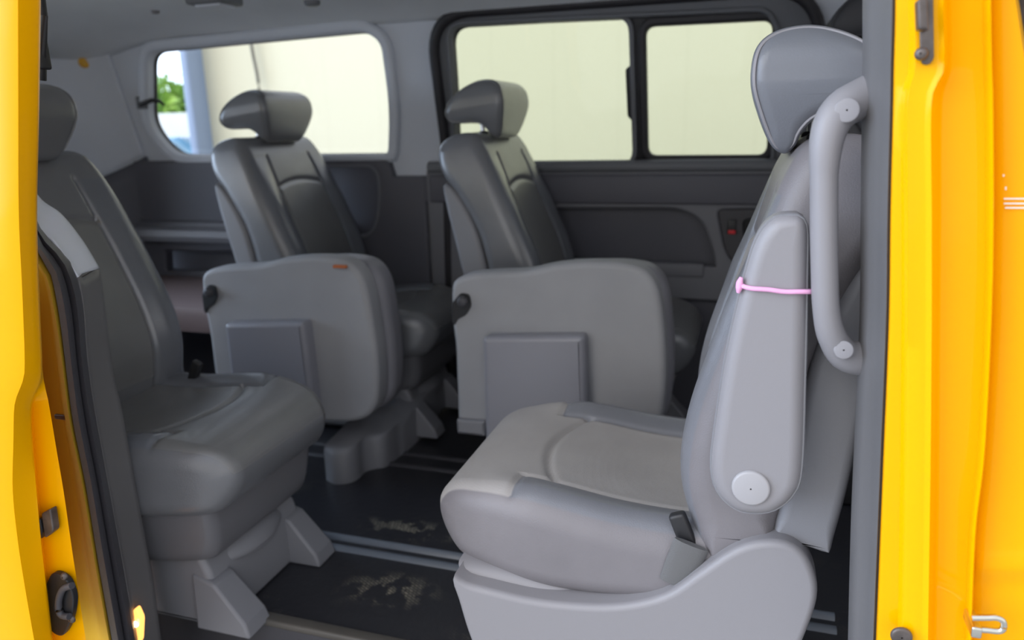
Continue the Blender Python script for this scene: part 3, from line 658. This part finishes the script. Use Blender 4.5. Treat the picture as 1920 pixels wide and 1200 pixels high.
# ================================================================== SEATS
HR = [(.05, .986), (.046, 1.025), (.025, 1.046), (-.012, 1.053), (-.049, 1.046), (-.085, 1.028), (-.115, 1.0), (-.124, .972), (-.112, .952), (-.085, .946), (-.055, .944), (-.032, .936), (-.018, .92), (-.012, .903), (.001, .892), (.02, .905), (.04, .949)]
BP = [(.062, .358), (.092, .428), (.102, .49), (.092, .57), (.064, .67), (.038, .76), (.02, .83), (.004, .88), (-.02, .918), (-.06, .93), (-.11, .922), (-.137, .89), (-.13, .83), (-.09, .76), (-.045, .65), (-.03, .5), (-.018, .42), (-.012, .395), (.03, .372)]
SH = [(-.012, .41), (-.026, .5), (-.042, .65), (-.07, .74), (-.1, .79), (-.125, .80), (-.125, .74), (-.115, .65), (-.1, .5), (-.087, .41), (-.084, .394), (-.05, .400), (-.02, .404)]
CU = [(-.04, .33), (-.03, .37), (0, .392), (.1, .386), (.2, .39), (.3, .402), (.40, .408), (.465, .398), (.50, .37), (.508, .335), (.49, .295), (.455, .268), (.38, .262), (.3, .258), (.1, .27), (0, .285)]
def arc_x(y): return .31+.04*(1-(y/.14)**2)
def cu_disp(x, y, z, n):
    d = 0; a = abs(y)
    if n[1] > .2 and z > .33:
        d += .014*math.exp(-((a-.185)/.04)**2)*min(1, max(0, (.43-x)/.1))
        if x < .36: d -= .006*math.exp(-((a-.138)/.0055)**2)
        if a < .142: d -= .007*math.exp(-((x-arc_x(y))/.006)**2)
        if .136 < a < .21: d -= .005*math.exp(-((x-.365)/.006)**2)
        d -= .010*math.exp(-((x-.14)/.16)**2)*math.exp(-(y/.12)**2)
    return d
def cu_w(x, z):
    f = max(0, (x-.2)/.31); return 1-.28*min(1, f)**2.6
def cu_zone(x, y, z, n):
    a = abs(y); up_ = (n[1]-.15)*.05
    fab = min(max(.138-a, min(x-.365, .212-a)), up_)
    gls = min(a-.138, .37-x, .212-a, (n[1]-.45)*.05)
    return fab, gls
def bk_disp(x, y, z, n):
    d = 0; a = abs(y)
    if n[0] > .3:
        d += .014*math.exp(-((a-.175)/.04)**2)*min(1, max(0, (.86-z)/.15))
        d -= .006*math.exp(-((a-.125)/.0055)**2)*(1 if z < .87 else 0)
        za = .765+.018*(1-(y/.125)**2)
        if a < .128: d -= .006*math.exp(-((z-za)/.006)**2)
    return d
def bk_w(x, z):
    f = max(0, (z-.60)/.32); return 1-.15*min(1.1, f)**2.6
def bk_zone(x, y, z, n):
    a = abs(y); za = .765+.018*(1-(y/.125)**2)
    fab = min(.125-a, za-z, z-.4, (n[0]-.3)*.05)
    gls = min(a-.125, .86-z, (n[0]-.3)*.05, .215-a)
    return fab, gls
def hr_w(x, z): return 1-.36*min(1, max(0, (.985-z)/.095))**1.4-.17*min(1, max(0, (z-1.0)/.055))**2
def make_seat(recl, cover='cover', hdx=0, rough=False, front_gloss=True):
    th = math.radians(recl); hx, hz = 0, .38
    def tr(v):
        x, y, z = v; dx, dz = x-hx, z-hz
        return (hx+dx*math.cos(th)-dz*math.sin(th), y, hz+dx*math.sin(th)+dz*math.cos(th))
    def trh(v): return tr((v[0]+hdx, v[1], v[2]+.012))
    root = empty('passenger_seat')
    cu = pillow('cushion', CU, .455, .04, cover, root, None, cu_disp, cu_w, nprof=250, nw=111, angle=80, zones=cu_zone, cap='x')
    # tub under the cushion
    tub = [(-.05, .31), (.0, .30), (.2, .285), (.38, .285), (.445, .29), (.45, .27), (.44, .185), (.40, .152), (.2, .135), (-.02, .135), (-.06, .2)]
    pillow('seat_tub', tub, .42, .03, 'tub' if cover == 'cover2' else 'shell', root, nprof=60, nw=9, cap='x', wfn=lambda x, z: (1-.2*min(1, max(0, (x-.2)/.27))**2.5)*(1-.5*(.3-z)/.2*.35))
    bk = pillow('backrest', BP, .46, .035, cover, root, None, bk_disp, bk_w, nprof=240, nw=101, tr=tr, angle=80, cap='z', zones=bk_zone)
    pillow('back_shell', SH, .45, .015, 'shell', root, nprof=90, nw=9, wfn=bk_w, tr=tr, cap='z')
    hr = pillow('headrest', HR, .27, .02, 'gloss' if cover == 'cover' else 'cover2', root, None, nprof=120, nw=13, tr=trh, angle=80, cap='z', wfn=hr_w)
    # stitched seam around each side of the headrest
    p = cr(HR, 90); nn = normals2(p)
    for sy in (-1, 1):
        q = [trh((p[j][0]-nn[j][0]*.0048, sy*(.135-.0045)*hr_w(p[j][0], p[j][1]), p[j][1]-nn[j][1]*.0048)) for j in range(90)]
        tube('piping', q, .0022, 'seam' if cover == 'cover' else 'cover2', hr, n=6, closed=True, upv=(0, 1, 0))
    for sy in (-1, 1): tube('post', [trh((-.04, sy*.065, .87)), trh((-.04, sy*.065, .96))], .006, 'steel', hr, n=12)
    for sy in (-1, 1): disc('post_sleeve', trh((-.04, sy*.065, .905)), .014, (0, 0, 1), .014, 'black', bk, bev=.003)
    return root, tr
def pedestal(root):
    # central pedestal with two splayed feet
    pr = [(.03, .0), (.03, .19), (.38, .19), (.41, .12), (.42, 0)]
    b_ = plate('pedestal', [rnd(pr, .012)], .30, .014, lambda u, v, w: (u, w, v), 'shell', root)
    for sy in (-1, 1):
        v_ = [(.37, .12, .03), (.42, .105, .03), (.485, .03, .034), (.495, .0, .036), (.37, .0, .036)]
        rows = [[(x, sy*.125-hw, z) for x, z, hw in v_], [(x, sy*.125+hw, z) for x, z, hw in v_]]
        o = loft('foot', rows, 'shell', root, closed=True, caps=True, angle=20)
        md = o.modifiers.new('b', 'BEVEL'); md.width = .006; md.segments = 3
    # boat-shaped cover of the release bar, under the front of the tub
    rows = []
    for k in range(21):
        t = k/20; w_ = .10*math.sqrt(max(0, 1-(2*t-1)**2))+.002
        rows.append([(.36+.10*math.cos(a_)*w_/.1*.7, -.12+.24*t, .135+.035*math.sin(a_)*w_/.1-.02*math.cos(a_)*w_/.1) for a_ in np.linspace(0, 2*math.pi, 20, endpoint=False)])
    loft('release_cover', rows, 'shell', root, closed=True, caps=True)
def buckle(root, x, y, z, tilt=0, side=-1):
    bb = box('seat_belt_buckle', (-.012, -.008, -.035), (.012, .008, .035), 'black', root, bev=.005, rot=Matrix.Rotation(math.radians(tilt), 4, 'Y'))
    bb.location = (x, y, z)
    return bb
# --- the three seats that face forward (mirrored copies of one)
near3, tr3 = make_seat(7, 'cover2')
pedestal(near3)
b1 = buckle(near3, .15, .17, .405, 25)
near3.location = (-1.37, .37, 0)
tag(near3, 'grey vinyl seat nearest the open sliding door, partly behind the pillar trim', 'car seat', 'passenger seats')
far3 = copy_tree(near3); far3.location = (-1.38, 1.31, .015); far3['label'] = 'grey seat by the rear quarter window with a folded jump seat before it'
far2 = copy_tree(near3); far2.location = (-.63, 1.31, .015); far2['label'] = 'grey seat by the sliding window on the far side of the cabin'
# --- the near seat, turned to face the rear
near2, trn = make_seat(0)
near2.location = (.04, .37, 0); near2.rotation_euler = (0, 0, math.pi)
tag(near2, 'light grey seat in the foreground facing the rear with an upright armrest', 'car seat', 'passenger seats')
def lc_(pts, Y): return [(-(P(x, y, Y=Y)[0]-.04), P(x, y, Y=Y)[2]) for x, y in pts]
AR = lc_([(1480, 399), (1500, 402), (1514, 425), (1514, 520), (1510, 700), (1504, 870), (1488, 920), (1455, 948), (1420, 955), (1380, 948), (1345, 915), (1333, 865), (1340, 790), (1362, 650), (1392, 520), (1416, 445), (1445, 408)], .09)
arm = pillow('armrest', AR, .062, .018, ['plastic'], near2, nprof=100, nw=5, y0=.272, angle=80, flatcap=True)
p = cr(AR, 100); nn = normals2(p)
tube('piping', [(p[j][0]-nn[j][0]*.0015, .272+.019, p[j][1]-nn[j][1]*.0015) for j in range(100)], .0022, 'shell', arm, n=6, closed=True, upv=(0, 1, 0))
cc = lc_([(1408, 898)], .09)[0]
disc('pivot_cap', (cc[0], .300, cc[1]), .0225, (0, 1, 0), .008, 'cap', arm, bev=.0015)
SHD = lc_([(850, 1080), (868, 1094), (905, 1105), (1000, 1127), (1100, 1137), (1180, 1134), (1250, 1115), (1310, 1075), (1370, 1035), (1420, 1018), (1470, 1018), (1508, 1040), (1530, 1085), (1532, 1130), (1512, 1190), (1480, 1260), (1440, 1330), (1300, 1400), (1000, 1400), (920, 1290), (880, 1200), (858, 1130), (847, 1095)], .12)
sh = pillow('side_shield', SHD, .05, .010, 'plastic', near2, nprof=140, nw=3, y0=.225, angle=80, flatcap=True)
# front apron joins the two shields under the cushion
ap = [(.43, .285), (.445, .27), (.44, .2), (.415, .12), (.36, .06), (.1, .05), (.0, .06), (0, .25), (.2, .265)]
pillow('seat_apron', ap, .44, .02, 'plastic', near2, nprof=60, nw=5)
box('seat_frame', (.05, -.16, 0.001), (.33, .16, .06), 'black', near2, bev=.01)
o = box('armrest_pivot', (cc[0]-.03, .2, cc[1]-.03), (cc[0]+.03, .25, cc[1]+.03), 'shell', near2, bev=.01)
# buckle stalk in the gap by the side shield
q = [np.array([-(P(x, y, Y=.14)[0]-.04), .23, P(x, y, Y=.14)[2]]) for x, y in ((1296, 1020), (1280, 1060), (1268, 1095))]
st_ = tube('buckle_strap', q, .024, 'strap', near2, n=12, flat=(1.0, .22), upv=(0, 1, 0))
b2 = buckle(near2, 0, 0, 0, 0); pb = P(1284, 1005, Y=.155); b2.location = (-(pb[0]-.04), .212, pb[2]); b2.rotation_euler = (0, math.radians(22), 0)
b3 = buckle(near2, 0, 0, 0, 0); pb = P(1270, 860, Y=.53); b3.location = (-(pb[0]-.04), -.16, pb[2])

# pink elastic around the armrest
pe = empty('elastic_band', tuple(P(1450, 542, Y=.09))); tag(pe, 'pink elastic band tied around the upright grey armrest', 'elastic band'); lo = np.array(pe.location)
pts = [P(x, y, Y=yy)-lo for x, y, yy in ((1387, 528, .100), (1392, 536, .072), (1410, 541, .065), (1440, 543, .064), (1470, 547, .064), (1500, 547, .065), (1520, 547, .072), (1524, 546, .10), (1510, 545, .131), (1450, 541, .133), (1400, 537, .131))]
tube('loop', pts, .0028, 'pink', pe, n=8, closed=True, sm=60)
tube('knot', [P(x, y, Y=.072)-lo for x, y in ((1390, 520), (1387, 530), (1386, 540), (1384, 549))], [.002, .004, .0042, .002], 'pink', pe, n=8, sm=14)

# --- folded aisle jump seats
SL = [(845, 548), (850, 528), (875, 516), (925, 511), (985, 508), (1040, 497), (1100, 492), (1160, 494), (1205, 506), (1232, 540), (1243, 600), (1248, 690), (1244, 760), (1230, 812), (1180, 840), (1050, 835), (950, 815), (905, 810), (862, 803), (856, 740), (852, 650), (846, 600)]
def make_jump():
    root = empty('folding_jump_seat')
    base = np.array([-.42, .86, 0.]); root.location = base
    pr = [tuple((P(x, y, Y=.85)-base)[[0, 2]]) for x, y in SL]
    sb = pillow('seat_back_panel', pr, .07, .016, ['back'], root, nprof=140, nw=3, y0=.025, angle=80, flatcap=True)
    c = np.array(pr).mean(0)
    pc = [tuple(c+(np.array(q)-c)*np.array([.93, .965])+np.array([.028, -.006])) for q in pr]
    pillow('folded_cushion', pc, .10, .035, ['vinyl'], root, nprof=110, nw=5, y0=.108, angle=80, flatcap=True)
    bxp = rnd([tuple((P(x, y, Y=.84)-base)[[0, 2]]) for x, y in ((912, 626), (1100, 624), (1106, 850), (918, 850))], .012, 6)
    plate('storage_box', [bxp], .06, .014, lambda u, v, w: (u, w-.022, v), 'shell2', root, res=6, angle=75)
    cup = empty('hinge_recess'); bpy.data.objects.remove(cup)
    k = P(862, 578, Y=.845)-base
    hp = rnd([tuple((P(x, y, Y=.84)-base)[[0, 2]]) for x, y in ((845, 570), (862, 550), (878, 553), (882, 575), (872, 592), (856, 600), (850, 612), (846, 606))], .008, 5)
    hrc = plate('hinge_recess', [hp], .006, .0015, lambda u, v, w: (u, w-.012, v), 'black', root)
    k2 = P(868, 565, Y=.835)-base
    disc('hinge_knob', tuple(k2), .014, (0, -1, 0), .012, 'rubber', hrc, bev=.004)
    pp_ = [P(x, y, Y=.90)-base for x, y in ((925, 517), (960, 514), (1000, 509), (1030, 503))]
    tube('strap_roll', pp_, [.012, .014, .012, .006], 'gloss', root, n=12, sm=14)
    foot = rnd([tuple((P(x, y, Y=.86)-base)[[0, 2]]) for x, y in ((862, 780), (915, 784), (915, 812), (864, 806))], .004)
    plate('lower_bracket', [foot], .05, .006, lambda u, v, w: (u, w-.0, v), 'shell', root)
    arm_ = tube('hinge_arm', [(-.12, .1, .24), (-.1, .16, .19), (-.08, .22, .17)], .018, 'shell', root, n=12)
    arm_ = tube('hinge_arm', [(.12, .1, .24), (.1, .16, .19), (.08, .22, .17)], .018, 'shell', root, n=12)
    return root
M['shell2'] = mat('storage_box_plastic', (.26, .26, .29), .33, bump=.1, scale=800)
j2 = make_jump(); tag(j2, 'folded jump seat by the sliding window seat, box panel behind the foreground seat', 'jump seat', 'folded jump seats')
j3 = copy_tree(j2); j3.location = (j2.location.x-.745, .86, -.01); j3['label'] = 'folded jump seat beside the rear window seat, with an orange tag on its top edge'
kk = P(637, 500, Y=.835)-np.array(j3.location)
box('orange_tag', kk+np.array([-.019, -.004, -.004]), kk+np.array([.019, .008, .004]), 'orange', j3, bev=.002)

# scalloped floor cover under the rear far seat
out = [(612, 900), (628, 908), (655, 906), (672, 898), (684, 886), (700, 880), (722, 876), (738, 866), (750, 856), (760, 850)]
fr_ = cr([P(x, y, Z=0.0) for x, y in out], 40, False)
bk_ = [np.array([q[0]*.98-.02, q[1]+.25, 0]) for q in fr_]
rows = []
for zz, ins in ((0, 0), (.085, .0), (.1, .006), (.105, .02)):
    rows.append([np.array([q[0], q[1]+ins, zz]) for q in fr_]+[np.array([q[0], q[1], zz*1.3]) for q in bk_[::-1]])
fc = loft('seat_floor_cover', rows, 'shell', closed=True, caps=True, angle=50); tag(fc, 'grey scalloped plastic cover on the floor under the rear jump seat', 'floor cover')

# front seat behind everything on the far side, seen past the near headrest
dvr = copy_tree(far2); dvr.location = (.345, 1.26, .18); dvr['label'] = 'dark front seat headrest seen at the top behind the near seat headrest'; dvr['group'] = 'front seats'; dvr['category'] = 'car seat'
mdk = mat('dark_front_seat_vinyl', (.05, .05, .055), .6)
for ch in dvr.children_recursive:
    if ch.type == 'MESH' and ch.name.split('.')[0] not in ('post', 'seat_belt_buckle'):
        ch.data = ch.data.copy()
        for i in range(len(ch.data.materials)): ch.data.materials[i] = mdk
box('front_seat_riser', (-.1, -.2, -.179), (.35, .2, .02), 'black', dvr, bev=.01)

# third-row side shelf seen behind the rear seat
shf = shelf('trim_39', P(345, 548, Y=1.3)[2], 1.12, -2.35, -1.62, 'brown', .09)

# ================================================================== OUTSIDE
gr = plate('ground', [[(-30, -10), (15, -10), (15, 40), (-30, 40)]], .1, .01, lambda u, v, w: (u, v, w-.55), 'asphalt'); tag(gr, kind='structure')
YB = 5.0
xc = P(372, 250, Y=YB)[0]
bw = box('building_wall', (xc, YB, -.5), (12, YB+.3, 2.5), 'wall', bev=.01); tag(bw, 'long cream clad building wall seen through the far windows', 'building')
pA = P(345, 90, Y=YB-.1); pB = P(372, 285, Y=YB-.1)
ps = box('corner_post', (min(pA[0], pB[0])+.10, YB-.2, -.5), (xc+.06, YB+.1, 2.55), 'post', bev=.02); tag(ps, 'blue-grey steel post at the left end of the cream wall', 'post')
a = P(468, 60, Y=YB-.05); b = P(474, 100, Y=YB-.05); c = P(486, 170, Y=YB-.05); d = P(488, 300, Y=YB-.05)
cb = tube('cable', [a+np.array([0, 0, 2.5-a[2]]), a, b, c, d, d-np.array([0, 0, .8])], .014, 'cable', sm=40); tag(cb, 'thin dark cable hanging down the cream wall', 'cable')
# hedge
def blob(name, cx, cy, z0, z1, hw, m_, n=260):
    vs = []; fs = []
    for i in range(n):
        t = random.random(); a_ = random.random()*6.28; z = z0+(z1-z0)*random.random(); rr_ = hw*(.9-.4*((z-z0)/(z1-z0))**2)*math.sqrt(random.random())
        c = np.array([cx+rr_*math.cos(a_), cy+rr_*.5*math.sin(a_), z])
        for _ in range(6):
            u_ = np.random.RandomState(random.randrange(10**6)).normal(size=(3, 3))*.16; k_ = len(vs)
            cc_ = c+u_[0]*1.2
            vs += [cc_, cc_+u_[1]*.9, cc_+u_[2]*.9]; fs.append((k_, k_+1, k_+2))
    return link(name, fromdata(vs, fs, fix=False), m_, smooth=False)
YH = 12.
hx = P(315, 200, Y=YH)
zt = P(310, 158, Y=YH)[2]
for i, bx_ in enumerate((P(316, 190, Y=YH)[0]-1.75, P(316, 190, Y=YH)[0], P(316, 190, Y=YH)[0]+1.75)):
    o = blob('hedge_bush', bx_, YH, -.5, zt-.3, .5, 'leaf', 520)
    o.scale = (.9, .9, 1); o.location = (bx_*.1, YH*.1, 0); tag(o, ['bright green bush furthest left beyond the rear window', 'bright green bush in the middle of the row beyond the rear window', 'bright green bush right beside the blue-grey post'][i], 'bush', 'hedge bushes')
pc_ = P(318, 222, Y=YH-1)
hw_ = box('boundary_wall', (pc_[0]-6, YH-2.2, -.5), (pc_[0]+4, YH-2.0, P(318, 217, Y=YH-.7)[2]), mat('white_garden_wall', (.9, .9, .88), .8), bev=.01); tag(hw_, 'low white boundary wall below the green hedge', 'wall')
def car(nm, px, py, Y, body_m, label, s=1.):
    r_ = empty(nm, (P(px, py, Y=Y)[0], Y, -.5)); tag(r_, label, 'car', 'parked cars')
    prof = [(-2.1, .35), (-2.1, .75), (-1.9, .85), (-1.2, .92), (-.7, 1.38), (.5, 1.42), (1.1, 1.0), (1.9, .85), (2.1, .7), (2.1, .35)]
    plate('car_body', [rnd([(a_*s, b_*s) for a_, b_ in prof], .12)], 1.6*s, .12, lambda u, v, w: (u, w, v), body_m, r_)
    plate('side_glass', [rnd([(a_*s, b_*s) for a_, b_ in ((-1.0, .95), (-.62, 1.3), (.45, 1.33), (.95, .98))], .05)], 1.62*s, .01, lambda u, v, w: (u, w, v), 'carglass', r_)
    for wx in (-1.3, 1.3):
        for sy in (-.74, .74): disc('wheel', (wx*s, sy*s, .32*s), .32*s, (0, math.copysign(1, sy), 0), .1, 'black', r_, bev=.03)
    return r_
car('parked_car', 350, 262, 8.6, 'carblue', 'blue car parked outside, seen low in the rear window')
